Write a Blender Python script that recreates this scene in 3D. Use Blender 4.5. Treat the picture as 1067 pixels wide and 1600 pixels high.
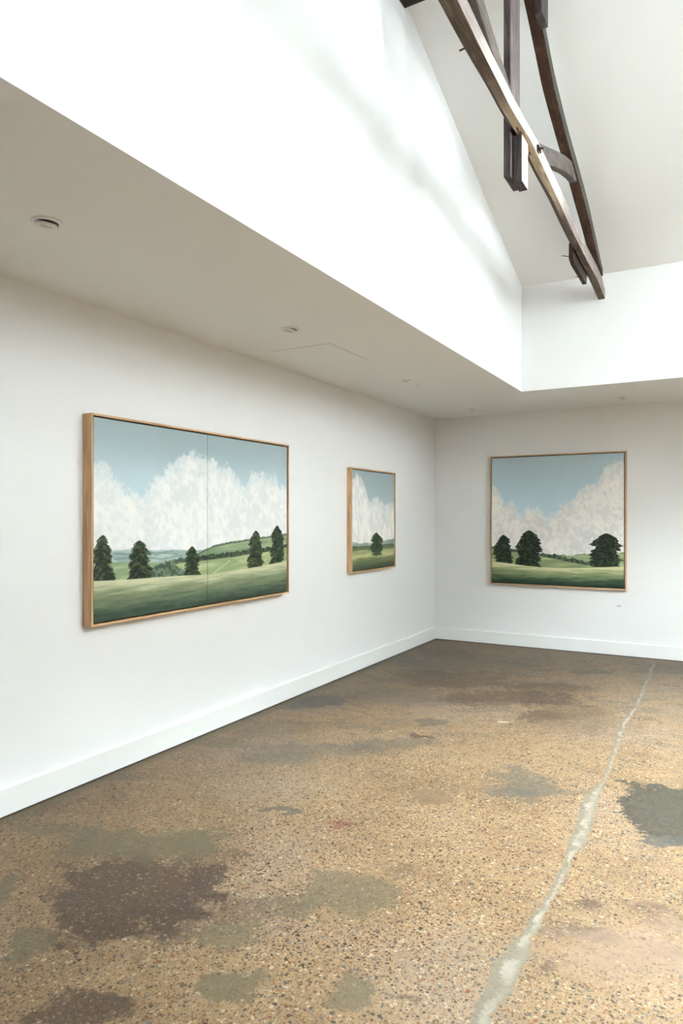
import bpy, bmesh, math, random
import numpy as np
from mathutils import Vector, Matrix

# ------------------------------------------------------------------ clean
for o in list(bpy.data.objects):
    bpy.data.objects.remove(o)
scene = bpy.context.scene
col = scene.collection

# ------------------------------------------------------------------ camera, world, exposure
CX, CY, CZ = 3.173, -7.997, 1.5
F = 1080.0
YAW = math.atan(606.5 / F)
SN, CS = math.sin(YAW), math.cos(YAW)
cd = bpy.data.cameras.new('camera')
cd.sensor_fit = 'VERTICAL'; cd.sensor_height = 36.0; cd.lens = 36.0 * F / 1600.0
cd.shift_y = 8.0 / 1600.0
cd.clip_start = 0.05
cam = bpy.data.objects.new('camera', cd); col.objects.link(cam)
cam.location = (CX, CY, CZ); cam.rotation_euler = (math.pi / 2, 0, YAW)
scene.camera = cam

SKY_COLOR = (0.895, 0.94, 1.0, 1)
SKY_STRENGTH = 10.0
w = bpy.data.worlds.new('overcast_sky'); scene.world = w; w.use_nodes = True
bg = w.node_tree.nodes['Background']
bg.inputs[0].default_value = SKY_COLOR
bg.inputs[1].default_value = SKY_STRENGTH

vs = scene.view_settings
scene.display_settings.display_device = 'sRGB'
vs.view_transform = 'Standard'; vs.look = 'None'; vs.gamma = 1.0
vs.use_curve_mapping = False
vs.exposure = 3.45

# room numbers (metres)
ZC = 2.708                 # soffit height
VX0, VY1 = 1.427, -1.344   # left and back edge of the roof void
VX1 = 5.4                  # right edge of the void
RIDGE_Y = -4.17
VY0 = 2 * RIDGE_Y - VY1    # near edge of the void
ZE = 3.712                 # eave of the void
SLOPE = 0.355
ZR = ZE + SLOPE * (VY1 - RIDGE_Y)
RX1, RY0 = 7.6, -9.6       # right and front walls
SBX0, SBX1 = 3.70, 5.30    # skylight in the back slope
SBY0, SBY1 = -3.9, -1.8
# unseen windows added in the right-hand void gable to light the room: (y0, y1, z0, z1)
ADDED_GWIN = [(-6.0, -5.78, 3.0, 3.9), (-5.1, -4.88, 3.0, 4.2), (-3.6, -3.38, 3.0, 4.2), (-2.6, -2.38, 3.0, 3.9)]
SKX0, SKX1 = 3.8, 5.3      # skylight in the near slope
SKY0, SKY1 = -6.2, -4.6

def portal(name, loc, rot, sx, sy):
    l = bpy.data.lights.new(name, 'AREA'); l.shape = 'RECTANGLE'; l.size = sx; l.size_y = sy
    l.cycles.is_portal = True
    o = bpy.data.objects.new(name, l); col.objects.link(o)
    o.location = loc; o.rotation_euler = rot
    return o

def roof_z(y):
    return ZR - SLOPE * abs(y - RIDGE_Y)

for (a, b, z0, z1) in ADDED_GWIN:
    portal('added_gable_daylight', (VX1 + 0.14, (a + b) / 2, (z0 + z1) / 2), (0, math.pi / 2, 0), z1 - z0, b - a)  # daylight portal for each added gable window
ym = (SKY0 + SKY1) / 2
portal('skylight_daylight', ((SKX0 + SKX1) / 2, ym, roof_z(ym) + 0.16), (math.atan(SLOPE), 0, 0),
       SKX1 - SKX0, (SKY1 - SKY0) * math.sqrt(1 + SLOPE ** 2))
yb = (SBY0 + SBY1) / 2
portal('skylight_daylight', ((SBX0 + SBX1) / 2, yb, roof_z(yb) + 0.16), (-math.atan(SLOPE), 0, 0),
       SBX1 - SBX0, (SBY1 - SBY0) * math.sqrt(1 + SLOPE ** 2))

# ------------------------------------------------------------------ helpers
def srgb(r, g, b, k=1.0):
    def f(c):
        c /= 255.0
        c = c / 12.92 if c <= 0.04045 else ((c + 0.055) / 1.055) ** 2.4
        return min(1.0, c * k)
    return (f(r), f(g), f(b), 1.0)

def tag(o, label=None, cat=None, group=None, kind=None):
    if label: o['label'] = label
    if cat: o['category'] = cat
    if group: o['group'] = group
    if kind: o['kind'] = kind
    return o

def empty(name, loc=(0, 0, 0), rot=(0, 0, 0)):
    o = bpy.data.objects.new(name, None); col.objects.link(o)
    o.location = loc; o.rotation_euler = rot; o.empty_display_size = 0.05
    return o

def link(name, bm, mats, parent=None, origin=(0, 0, 0), smooth=False, bevel=0.0, seg=2):
    """bm is in the parent's space (or world space minus origin)."""
    bmesh.ops.recalc_face_normals(bm, faces=bm.faces)
    me = bpy.data.meshes.new(name)
    if tuple(origin) != (0, 0, 0):
        bmesh.ops.translate(bm, verts=bm.verts, vec=-Vector(origin))
    bm.to_mesh(me); bm.free()
    for m in (mats if isinstance(mats, (list, tuple)) else [mats]):
        me.materials.append(m)
    if smooth:
        for p in me.polygons: p.use_smooth = True
    o = bpy.data.objects.new(name, me); col.objects.link(o)
    o.location = origin
    if parent is not None: o.parent = parent
    if bevel > 0:
        md = o.modifiers.new('bevel', 'BEVEL'); md.width = bevel; md.segments = seg; md.limit_method = 'ANGLE'
    return o

def box(bm, a, b, mat=0):
    x0, y0, z0 = a; x1, y1, z1 = b
    v = [bm.verts.new(p) for p in ((x0, y0, z0), (x1, y0, z0), (x1, y1, z0), (x0, y1, z0),
                                   (x0, y0, z1), (x1, y0, z1), (x1, y1, z1), (x0, y1, z1))]
    for f in ((0, 3, 2, 1), (4, 5, 6, 7), (0, 1, 5, 4), (1, 2, 6, 5), (2, 3, 7, 6), (3, 0, 4, 7)):
        bm.faces.new([v[i] for i in f]).material_index = mat

def prism(bm, pts, axis, a, b, mat=0):
    """extrude a polygon given in the other two axes from a to b along axis."""
    def mk(p, t):
        if axis == 0: return (t, p[0], p[1])
        if axis == 1: return (p[0], t, p[1])
        return (p[0], p[1], t)
    A = [bm.verts.new(mk(p, a)) for p in pts]; B = [bm.verts.new(mk(p, b)) for p in pts]
    bm.faces.new(A).material_index = mat; bm.faces.new(B[::-1]).material_index = mat
    n = len(pts)
    for i in range(n):
        bm.faces.new((A[i], B[i], B[(i + 1) % n], A[(i + 1) % n])).material_index = mat

def loft(bm, rings, cap=True):
    R = [[bm.verts.new(p) for p in r] for r in rings]
    n = len(R[0])
    for k in range(len(R) - 1):
        for i in range(n):
            bm.faces.new((R[k][i], R[k][(i + 1) % n], R[k + 1][(i + 1) % n], R[k + 1][i]))
    if cap:
        bm.faces.new(R[0][::-1]); bm.faces.new(R[-1])

def lathe(bm, prof, seg=48, mat=0, M=None):
    rings = []
    for r, z in prof:
        if r < 1e-6:
            rings.append([bm.verts.new((0, 0, z))])
        else:
            rings.append([bm.verts.new((r * math.cos(2 * math.pi * i / seg), r * math.sin(2 * math.pi * i / seg), z)) for i in range(seg)])
    for a, b in zip(rings, rings[1:]):
        for i in range(seg):
            j = (i + 1) % seg
            if len(a) == 1 and len(b) == 1: continue
            if len(a) == 1: f = bm.faces.new((a[0], b[i], b[j]))
            elif len(b) == 1: f = bm.faces.new((a[i], a[j], b[0]))
            else: f = bm.faces.new((a[i], a[j], b[j], b[i]))
            f.material_index = mat
    if M is not None:
        vs_ = [v for r in rings for v in r]
        bmesh.ops.transform(bm, matrix=M, verts=vs_)

# ------------------------------------------------------------------ node helper
class N:
    def __init__(s, name):
        s.m = bpy.data.materials.new(name); s.m.use_nodes = True
        s.t = s.m.node_tree; s.b = s.t.nodes['Principled BSDF']
    def n(s, typ, **kw):
        nd = s.t.nodes.new(typ)
        for k, v in kw.items(): setattr(nd, k, v)
        return nd
    def put(s, sock, v):
        if isinstance(v, bpy.types.NodeSocket): s.t.links.new(v, sock)
        elif v is not None: sock.default_value = v
    def math(s, op, a, b=None, c=None, clamp=False):
        nd = s.n('ShaderNodeMath', operation=op, use_clamp=clamp)
        s.put(nd.inputs[0], a); s.put(nd.inputs[1], b)
        if c is not None: s.put(nd.inputs[2], c)
        return nd.outputs[0]
    def vmath(s, op, a, b=None, out=0):
        nd = s.n('ShaderNodeVectorMath', operation=op)
        s.put(nd.inputs[0], a)
        if b is not None: s.put(nd.inputs[1], b)
        return nd.outputs[out]
    def noise(s, vec, scale, detail=4, rough=0.55, dist=0.0, color=False, dim='3D'):
        nd = s.n('ShaderNodeTexNoise', noise_dimensions=dim)
        s.put(nd.inputs['Vector'], vec)
        nd.inputs['Scale'].default_value = scale; nd.inputs['Detail'].default_value = detail
        nd.inputs['Roughness'].default_value = rough; nd.inputs['Distortion'].default_value = dist
        return nd.outputs['Color' if color else 'Fac']
    def mapr(s, v, a, b, c=0.0, d=1.0, smooth=True):
        nd = s.n('ShaderNodeMapRange')
        if smooth: nd.interpolation_type = 'SMOOTHSTEP'
        s.put(nd.inputs['Value'], v)
        for k, x in zip(('From Min', 'From Max', 'To Min', 'To Max'), (a, b, c, d)): s.put(nd.inputs[k], x)
        return nd.outputs[0]
    def mix(s, f, a, b, blend='MIX'):
        nd = s.n('ShaderNodeMix', data_type='RGBA', blend_type=blend)
        s.put(nd.inputs['Factor'], f); s.put(nd.inputs[6], a); s.put(nd.inputs[7], b)
        return nd.outputs[2]
    def ramp(s, f, stops, interp='LINEAR'):
        nd = s.n('ShaderNodeValToRGB'); s.put(nd.inputs[0], f)
        cr = nd.color_ramp; cr.interpolation = interp
        cr.elements[0].position = stops[0][0]; cr.elements[0].color = stops[0][1]
        cr.elements[1].position = stops[-1][0]; cr.elements[1].color = stops[-1][1]
        for p, c in stops[1:-1]:
            e = cr.elements.new(p); e.color = c
        return nd.outputs[0]
    def bump(s, h, strength=0.1, dist=0.01):
        nd = s.n('ShaderNodeBump'); nd.inputs['Strength'].default_value = strength
        nd.inputs['Distance'].default_value = dist; s.put(nd.inputs['Height'], h)
        s.t.links.new(nd.outputs[0], s.b.inputs['Normal'])
    def pos(s):
        return s.n('ShaderNodeNewGeometry').outputs['Position']
    def obj(s):
        return s.n('ShaderNodeTexCoord').outputs['Object']
    def scale(s, v, x, y, z):
        return s.vmath('MULTIPLY', v, (x, y, z))
    def out(s, colr, rough=0.6, spec=0.5):
        s.put(s.b.inputs['Base Color'], colr); s.put(s.b.inputs['Roughness'], rough)
        s.b.inputs['Specular IOR Level'].default_value = spec
        return s.m

# ------------------------------------------------------------------ materials
def paint(name, c, rough=0.7, bump=0.04):
    q = N(name)
    p = q.pos()
    a = q.noise(p, 0.7, 3)
    cc = q.mix(q.mapr(a, 0.3, 0.7, 0.0, 0.5), c, tuple(min(1, x * 0.985) for x in c[:3]) + (1,))
    q.bump(q.noise(p, 160, 2), bump, 0.002)
    return q.out(cc, rough, 0.3)

WALL = paint('white_wall_paint', (0.832, 0.828, 0.826, 1))
CEIL = paint('white_ceiling_paint', (0.82, 0.815, 0.805, 1))
TRIM = paint('white_trim_enamel', (0.84, 0.84, 0.825, 1), 0.4, 0.0)
GAPM = paint('dark_shadow_gap', (0.02, 0.02, 0.02, 1), 0.9, 0.0)
ALU = paint('white_powder_coat', (0.78, 0.77, 0.74, 1), 0.35, 0.0)

def glass_mat():
    q = N('clear_skylight_glass')
    nt = q.t
    tr = nt.nodes.new('ShaderNodeBsdfTransparent'); tr.inputs[0].default_value = (0.93, 0.97, 0.96, 1)
    gl = nt.nodes.new('ShaderNodeBsdfGlossy'); gl.inputs['Roughness'].default_value = 0.03
    fr = nt.nodes.new('ShaderNodeFresnel'); fr.inputs[0].default_value = 1.45
    mx = nt.nodes.new('ShaderNodeMixShader')
    nt.links.new(fr.outputs[0], mx.inputs[0]); nt.links.new(tr.outputs[0], mx.inputs[1]); nt.links.new(gl.outputs[0], mx.inputs[2])
    nt.links.new(mx.outputs[0], nt.nodes['Material Output'].inputs[0])
    nt.nodes.remove(q.b)
    return q.m
GLASS = glass_mat()

def oak(name, axis, k=1.0):
    q = N(name)
    p = q.obj()
    s = [26, 26, 26]; s[axis] = 1.1
    g = q.noise(q.scale(p, *s), 3.0, 6, 0.6, 0.6)
    s2 = [300, 300, 300]; s2[axis] = 5
    fine = q.noise(q.scale(p, *s2), 1.0, 2)
    c = q.ramp(g, [(0.3, srgb(160, 122, 84, k)), (0.5, srgb(192, 156, 118, k)), (0.7, srgb(212, 178, 142, k))])
    c = q.mix(q.mapr(fine, 0.55, 0.75, 0, 0.35), c, srgb(140, 100, 66, k))
    q.bump(fine, 0.15, 0.001)
    return q.out(c, 0.5, 0.35)
OAK_V = oak('pale_oak_upright_grain', 2, 1.22)
OAK_HY = oak('pale_oak_lying_grain', 1, 1.22)
OAK_HX = oak('pale_oak_crosswise_grain', 0, 1.22)

def old_wood(name, axis, stops, fleck, light_mask=None):
    """aged hewn hardwood with grain along axis; light_mask = (centre, half length, colours) of the worn pale stretch."""
    q = N(name)
    p = q.pos()
    s = [22, 22, 22]; s[axis] = 1.3
    g = q.noise(q.scale(p, *s), 2.2, 7, 0.65, 0.7)
    s2 = [150, 150, 150]; s2[axis] = 4
    fine = q.noise(q.scale(p, *s2), 1.2, 4, 0.6)
    blot = q.noise(p, 6.0, 4, 0.6)
    gg = q.math('ADD', q.math('MULTIPLY', g, 0.55), q.math('ADD', q.math('MULTIPLY', fine, 0.2), q.math('MULTIPLY', blot, 0.25)))
    c = q.ramp(gg, [(0.34, stops[0]), (0.5, stops[1]), (0.66, stops[2])])
    if light_mask:
        yc, hl, lcols = light_mask
        sep = q.n('ShaderNodeSeparateXYZ'); q.put(sep.inputs[0], p)
        dd = q.math('DIVIDE', q.math('ABSOLUTE', q.math('SUBTRACT', sep.outputs[1], yc)), hl)
        dd = q.math('ADD', dd, q.math('MULTIPLY', q.math('SUBTRACT', blot, 0.5), 0.9))
        dd = q.math('ADD', dd, q.math('MULTIPLY', q.math('SUBTRACT', g, 0.5), 0.6))
        m = q.mapr(dd, 0.55, 1.25, 1.0, 0.0)
        lc = q.ramp(gg, [(0.34, lcols[0]), (0.5, lcols[1]), (0.66, lcols[2])])
        c = q.mix(m, c, lc)
    c = q.mix(q.mapr(fine, 0.62, 0.78, 0, 0.6), c, fleck)
    q.bump(gg, 0.5, 0.006)
    return q.out(c, 0.75, 0.25)

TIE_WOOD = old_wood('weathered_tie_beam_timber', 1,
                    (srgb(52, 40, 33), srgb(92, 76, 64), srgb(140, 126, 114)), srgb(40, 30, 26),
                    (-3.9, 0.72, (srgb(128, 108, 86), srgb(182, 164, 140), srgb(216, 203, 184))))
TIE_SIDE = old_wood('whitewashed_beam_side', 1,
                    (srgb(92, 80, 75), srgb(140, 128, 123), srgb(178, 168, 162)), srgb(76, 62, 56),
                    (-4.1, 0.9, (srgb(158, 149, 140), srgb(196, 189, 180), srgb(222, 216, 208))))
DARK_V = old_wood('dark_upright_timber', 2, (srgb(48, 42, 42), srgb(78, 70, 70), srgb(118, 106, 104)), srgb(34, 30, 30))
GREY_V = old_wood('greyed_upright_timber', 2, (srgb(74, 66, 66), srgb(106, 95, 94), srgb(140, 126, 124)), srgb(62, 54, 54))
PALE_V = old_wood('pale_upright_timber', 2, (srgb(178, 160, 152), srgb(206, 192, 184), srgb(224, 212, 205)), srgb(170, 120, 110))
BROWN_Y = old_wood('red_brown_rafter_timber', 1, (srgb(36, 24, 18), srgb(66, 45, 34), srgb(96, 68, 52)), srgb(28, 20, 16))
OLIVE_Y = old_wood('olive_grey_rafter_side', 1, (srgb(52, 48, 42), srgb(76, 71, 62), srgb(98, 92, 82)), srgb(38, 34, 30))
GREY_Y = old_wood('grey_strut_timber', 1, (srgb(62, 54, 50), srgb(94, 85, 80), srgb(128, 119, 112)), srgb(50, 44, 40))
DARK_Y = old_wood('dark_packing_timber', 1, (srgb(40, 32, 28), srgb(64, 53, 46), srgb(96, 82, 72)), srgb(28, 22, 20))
DARK_X = old_wood('near_black_ridge_timber', 0, (srgb(26, 20, 18), srgb(44, 34, 30), srgb(66, 54, 48)), srgb(18, 14, 12))
def iron():
    q = N('rusted_iron'); p = q.pos()
    c = q.ramp(q.noise(p, 60, 4), [(0.35, srgb(42, 34, 34)), (0.65, srgb(78, 62, 58))])
    return q.out(c, 0.7, 0.4)
IRON = iron()

# ------------------------------------------------------------------ floor material
FLK = 0.41    # overall depth of the sealed concrete's colour
def floor_mat():
    q = N('ground_aggregate_concrete')
    P = q.pos()
    rel = q.vmath('SUBTRACT', P, (CX, CY, 0))
    U = q.vmath('DOT_PRODUCT', rel, (CS, SN, 0), out='Value')      # across the room
    V = q.vmath('DOT_PRODUCT', rel, (-SN, CS, 0), out='Value')     # along the room
    cmb = q.n('ShaderNodeCombineXYZ'); q.put(cmb.inputs[0], U); q.put(cmb.inputs[1], V)
    UV0 = cmb.outputs[0]
    w1 = q.vmath('SUBTRACT', q.noise(P, 2.6, 3, 0.6, color=True), (.5, .5, .5))
    w2 = q.vmath('SUBTRACT', q.noise(P, 10.0, 3, 0.6, color=True), (.5, .5, .5))
    UV = q.vmath('ADD', UV0, q.vmath('ADD', q.vmath('MULTIPLY', w1, (0.30, 0.30, 0)), q.vmath('MULTIPLY', w2, (0.12, 0.12, 0))))
    n1 = q.noise(P, 2.2, 5, 0.6)
    n2 = q.noise(P, 9.0, 6, 0.7)
    n3 = q.noise(P, 45.0, 5, 0.75)
    big = q.noise(P, 0.9, 3, 0.5)
    # matrix colour
    c = q.ramp(n1, [(0.30, srgb(164, 136, 102)), (0.5, srgb(188, 157, 118)), (0.72, srgb(202, 172, 134))])
    c = q.mix(q.mapr(n2, 0.35, 0.7, 0, 0.55), c, srgb(170, 142, 108))
    c = q.mix(q.mapr(n3, 0.52, 0.75, 0, 0.45), c, srgb(140, 116, 88))
    c = q.mix(q.mapr(n3, 0.25, 0.42, 0.4, 0), c, srgb(216, 186, 146))
    # pale pinkish wear
    c = q.mix(q.mapr(big, 0.48, 0.68, 0, 0.6), c, srgb(188, 166, 144))
    def pebbles(c, scale, thr, size, stops, amt, seed):
        vo = q.n('ShaderNodeTexVoronoi', voronoi_dimensions='2D', feature='F1')
        wob = q.noise(P, scale * 1.3, 2, 0.5, color=True)
        pp = q.vmath('ADD', q.vmath('ADD', P, (seed, seed * 1.7, 0)), q.vmath('MULTIPLY', q.vmath('SUBTRACT', wob, (.5, .5, .5)), (0.9 / scale, 0.9 / scale, 0)))
        q.put(vo.inputs['Vector'], pp); vo.inputs['Scale'].default_value = scale
        sp = q.n('ShaderNodeSeparateColor'); q.put(sp.inputs[0], vo.outputs['Color'])
        on = q.math('GREATER_THAN', sp.outputs[0], thr)
        sz = q.math('MULTIPLY_ADD', sp.outputs[2], size * 0.6, size * 0.55)
        inside = q.mapr(q.math('SUBTRACT', vo.outputs['Distance'], sz), -0.06, 0.02, 1, 0)
        m = q.math('MULTIPLY', q.math('MULTIPLY', on, inside), q.math('MULTIPLY', damp, amt))
        pc = q.ramp(sp.outputs[1], stops, 'CONSTANT')
        return q.mix(m, c, pc), m
    # noise for edges
    e = q.math('ADD', q.math('MULTIPLY', q.math('SUBTRACT', n2, 0.5), 1.6), q.math('MULTIPLY', q.math('SUBTRACT', n3, 0.5), 0.7))
    e = q.math('ADD', e, q.math('MULTIPLY', q.math('SUBTRACT', n1, 0.5), 1.3))
    def patch(c, px, py, rx, ry, colr, amt=0.85, soft=0.18, wob=0.6, ang=0.0):
        v0 = 1.5 * F / (py - 808.0); u0 = (px - 533.5) / F * v0; ru = rx / F * v0
        rv = (1.5 * F / (py - ry - 808.0) - 1.5 * F / (py + ry - 808.0)) / 2
        d = q.vmath('SUBTRACT', UV, (u0, v0, 0))
        if ang:
            rt = q.n('ShaderNodeVectorRotate', rotation_type='Z_AXIS'); q.put(rt.inputs['Vector'], d); rt.inputs['Angle'].default_value = ang
            d = rt.outputs[0]
        d = q.vmath('MULTIPLY', d, (1 / ru, 1 / rv, 0))
        L = q.vmath('LENGTH', d, out='Value')
        L = q.math('ADD', L, q.math('MULTIPLY', e, max(wob, .45) * 2.6))
        m = q.mapr(L, 1.0 - soft, 1.0 + soft, amt, 0.0)
        m = q.math('MULTIPLY', m, q.mapr(n3, 0.3, 0.7, 1.08, 0.78))
        return q.mix(m, c, colr), m
    GREEN = srgb(132, 122, 98); GREY = srgb(118, 113, 102); DK = srgb(88, 73, 65); COLD = srgb(104, 103, 97)
    # far, dirtier end of the slab
    far = q.mapr(q.math('ADD', V, q.math('MULTIPLY', q.math('SUBTRACT', n1, 0.5), 5.0)), 4.6, 6.8, 0, 0.45)
    c = q.mix(far, c, q.ramp(n2, [(0.3, srgb(128, 115, 100)), (0.55, srgb(166, 146, 120)), (0.75, srgb(150, 139, 124))]))
    stv = q.noise(q.vmath('MULTIPLY', UV, (1.0, 2.6, 1)), 1.9, 6, 0.68)
    c = q.mix(q.math('MULTIPLY', q.mapr(stv, 0.50, 0.62, 0, 0.75), q.mapr(V, 3.3, 5.6, 0.12, 1.0)), c, srgb(138, 128, 112))
    c = q.mix(q.math('MULTIPLY', q.mapr(stv, 0.44, 0.36, 0, 0.7), q.mapr(V, 4.2, 5.8, 0.0, 1.0)), c, srgb(108, 94, 82))
    dkm = None
    L = [
        # px, py, rx, ry, colour, amount, softness, wobble
        (230, 1318, 120, 26, GREEN, .75, .25, .5), (95, 1300, 60, 16, GREEN, .6, .3, .7), (300, 1310, 40, 16, GREEN, .6, .3, .5),
        (40, 1470, 36, 26, GREEN, .75, .2, .4), (6, 1395, 14, 20, GREEN, .7, .2, .4),
        (375, 1530, 52, 24, GREEN, .85, .15, .35), (552, 1540, 36, 36, GREEN, .8, .15, .4), (545, 1385, 75, 28, GREEN, .7, .25, .6),
        (350, 1455, 60, 22, GREEN, .7, .3, .5), (445, 1418, 40, 14, GREEN, .55, .3, .6),
        (225, 1390, 122, 66, DK, .88, .13, .40), (320, 1355, 45, 30, DK, .55, .3, .8), (370, 1420, 60, 18, DK, .45, .4, .8),
        (110, 1585, 78, 30, DK, .82, .15, .4), (250, 1440, 60, 40, DK, .5, .25, .6),
        (485, 1097, 46, 12, COLD, .9, .14, .3), (438, 1271, 32, 6, GREY, .85, .15, .4),
        (822, 1217, 38, 24, GREY, .7, .2, .6), (800, 1235, 30, 7, GREY, .7, .25, .5), (672, 1243, 30, 11, srgb(150, 126, 98), .8, .15, .4),
        (500, 1170, 80, 13, GREY, .55, .3, .7), (600, 1160, 70, 9, GREY, .6, .3, .7), (430, 1185, 60, 9, GREY, .5, .3, .7),
        (650, 1152, 22, 4, DK, .8, .2, .5), (680, 1127, 28, 5, GREY, .7, .2, .5), (610, 1085, 90, 14, GREY, .5, .4, .7),
        (190, 1215, 40, 7, GREY, .4, .3, .6), (330, 1160, 50, 7, GREEN, .6, .3, .5), (420, 1140, 60, 14, GREEN, .35, .4, .6),
        (1040, 1268, 68, 44, srgb(86, 84, 74), .97, .07, .22), (1045, 1318, 50, 8, COLD, .9, .1, .3),
        (700, 1060, 90, 13, DK, .6, .3, .8), (790, 1092, 100, 12, DK, .72, .2, .8), (860, 1072, 55, 7, DK, .75, .2, .6),
        (840, 1120, 30, 9, DK, .75, .2, .6), (690, 1020, 60, 9, DK, .5, .4, .8), (870, 1102, 60, 16, DK, .45, .3, .8),
        (900, 1125, 90, 16, srgb(128, 108, 84), .5, .4, .7), (925, 1050, 30, 4, COLD, .7, .2, .4), (1040, 1045, 50, 8, COLD, .6, .3, .6),
        (620, 1035, 60, 8, GREY, .5, .4, .7), (640, 1052, 40, 6, DK, .4, .4, .7), (730, 1035, 110, 10, GREY, .5, .4, .7),
        (915, 1422, 34, 10, DK, .75, .45, 1.1), (910, 1460, 34, 14, DK, .65, .5, 1.2), (850, 1510, 24, 9, DK, .6, .45, 1.1), (975, 1420, 40, 12, DK, .5, .5, 1.2), (1020, 1440, 60, 14, DK, .35, .5, 1.2), (620, 1350, 40, 8, DK, .4, .5, 1.2), (640, 1550, 30, 8, DK, .6, .45, 1.1), (1040, 1490, 40, 10, DK, .35, .5, 1.2), (1010, 1500, 110, 60, srgb(188, 160, 138), .6, .5, .7),
        (895, 1235, 30, 7, GREY, .5, .3, .6), (530, 1286, 24, 4, srgb(150, 84, 74), .55, .2, .6),
        (790, 1127, 13, 3, srgb(222, 206, 180), .95, .1, .4), (790, 1230, 40, 5, GREY, .4, .3, .6),
    ]
    for t in L:
        if t[4] == DK:
            c, mk_ = patch(c, *t)
            dkm = mk_ if dkm is None else q.math('MAXIMUM', dkm, mk_)
    damp = q.math('SUBTRACT', 1.0, q.math('MULTIPLY', dkm, 0.62))
    stops = [(0.0, srgb(62, 60, 58)), (0.20, srgb(124, 90, 58)), (0.34, srgb(222, 204, 172)), (0.48, srgb(96, 94, 92)),
             (0.60, srgb(158, 108, 62)), (0.70, srgb(130, 130, 128)), (0.80, srgb(190, 156, 106)), (0.88, srgb(86, 68, 54)), (0.96, srgb(150, 84, 62))]
    c, m1 = pebbles(c, 150, 0.34, 0.40, stops, 0.7, 3.1)
    c, m2 = pebbles(c, 78, 0.48, 0.42, stops, 0.8, 0.0)
    c, m3 = pebbles(c, 46, 0.85, 0.36, stops, 0.85, 7.7)
    for t in L:
        if t[4] != DK: c, _ = patch(c, *t)
    # skim strip beside the left skirting
    sx = q.n('ShaderNodeSeparateXYZ'); q.put(sx.inputs[0], P)
    edge = q.mapr(q.math('ADD', sx.outputs[0], q.math('MULTIPLY', e, 0.10)), 0.05, 0.14, 0.6, 0)
    c = q.mix(edge, c, GREEN)
    # filled crack: centre line (u as a function of v) with a varying width
    pts = [(752, 1600, 15), (762, 1572, 20), (778, 1545, 22), (793, 1515, 26), (803, 1495, 22), (815, 1473, 15), (834, 1448, 10), (845, 1425, 9),
           (859, 1403, 7), (872, 1378, 7), (884, 1352, 6), (896, 1328, 9), (905, 1310, 15), (912, 1288, 13), (917, 1268, 13), (924, 1248, 11), (932, 1234, 9),
           (943, 1218, 3.5), (950, 1202, 3.5), (958, 1180, 4), (964, 1160, 5), (968, 1146, 6), (974, 1134, 3.5), (981, 1122, 5), (992, 1107, 3.5), (1003, 1082, 4), (1011, 1062, 3.5),
           (1017, 1046, 3.5), (1019, 1035, 3)]
    vv = [1.5 * F / (p[1] - 808.0) for p in pts]
    uu = [(p[0] - 533.5) / F * v for p, v in zip(pts, vv)]
    ww = [p[2] / F * v for p, v in zip(pts, vv)]
    vmin, vmax = 1.8, vv[-1] + 0.1
    tn = q.mapr(V, vmin, vmax, 0, 1, smooth=False)
    def curve(vals, lo, hi):
        nd = q.n('ShaderNodeFloatCurve'); q.put(nd.inputs['Value'], tn)
        cm = nd.mapping; cu = cm.curves[0]
        xs = [(v - vmin) / (vmax - vmin) for v in vv]; ys = [(a - lo) / (hi - lo) for a in vals]
        cu.points[0].location = (0, ys[0]); cu.points[1].location = (1, ys[-1])
        for x, y in zip(xs, ys):
            cu.points.new(x, y)
        cm.update()
        return q.math('MULTIPLY_ADD', nd.outputs[0], hi - lo, lo)
    uc = curve(uu, 0.0, 3.5)
    wc = curve(ww, 0.0, 0.1)
    du = q.math('SUBTRACT', U, uc)
    du = q.math('ADD', du, q.math('MULTIPLY', q.math('SUBTRACT', n2, 0.5), 0.10))
    du = q.math('ADD', du, q.math('MULTIPLY', q.math('SUBTRACT', n3, 0.5), 0.05))
    dn = q.math('DIVIDE', q.math('ABSOLUTE', du), q.math('MAXIMUM', wc, 0.004))
    wide = q.mapr(q.math('ADD', dn, q.math('MULTIPLY', q.math('SUBTRACT', n2, 0.5), 1.6)), 0.8, 1.25, 0.8, 0)
    core_amt = q.mapr(n2, 0.40, 0.60, 0.1, 0.8)
    core = q.mapr(q.math('DIVIDE', q.math('ABSOLUTE', q.math('ADD', du, -0.008)), q.math('MAXIMUM', wc, 0.004)), 0.25, 0.75, core_amt, 0)
    c = q.mix(wide, c, srgb(154, 147, 130))
    c = q.mix(core, c, srgb(202, 195, 179))
    rough = q.math('MULTIPLY_ADD', n2, 0.3, 0.36)
    q.bump(q.math('ADD', q.math('MULTIPLY', n3, 0.4), q.math('MULTIPLY', m2, 0.3)), 0.25, 0.002)
    c = q.vmath("MULTIPLY", c, (FLK * 1.02, FLK * 0.985, FLK * 0.95))
    q.out(c, rough, 0.22)
    return q.m
FLOOR = floor_mat()

# ------------------------------------------------------------------ structure
def struct(name, bm, mats, **kw):
    o = link(name, bm, mats, **kw); o['kind'] = 'structure'; return o

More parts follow.
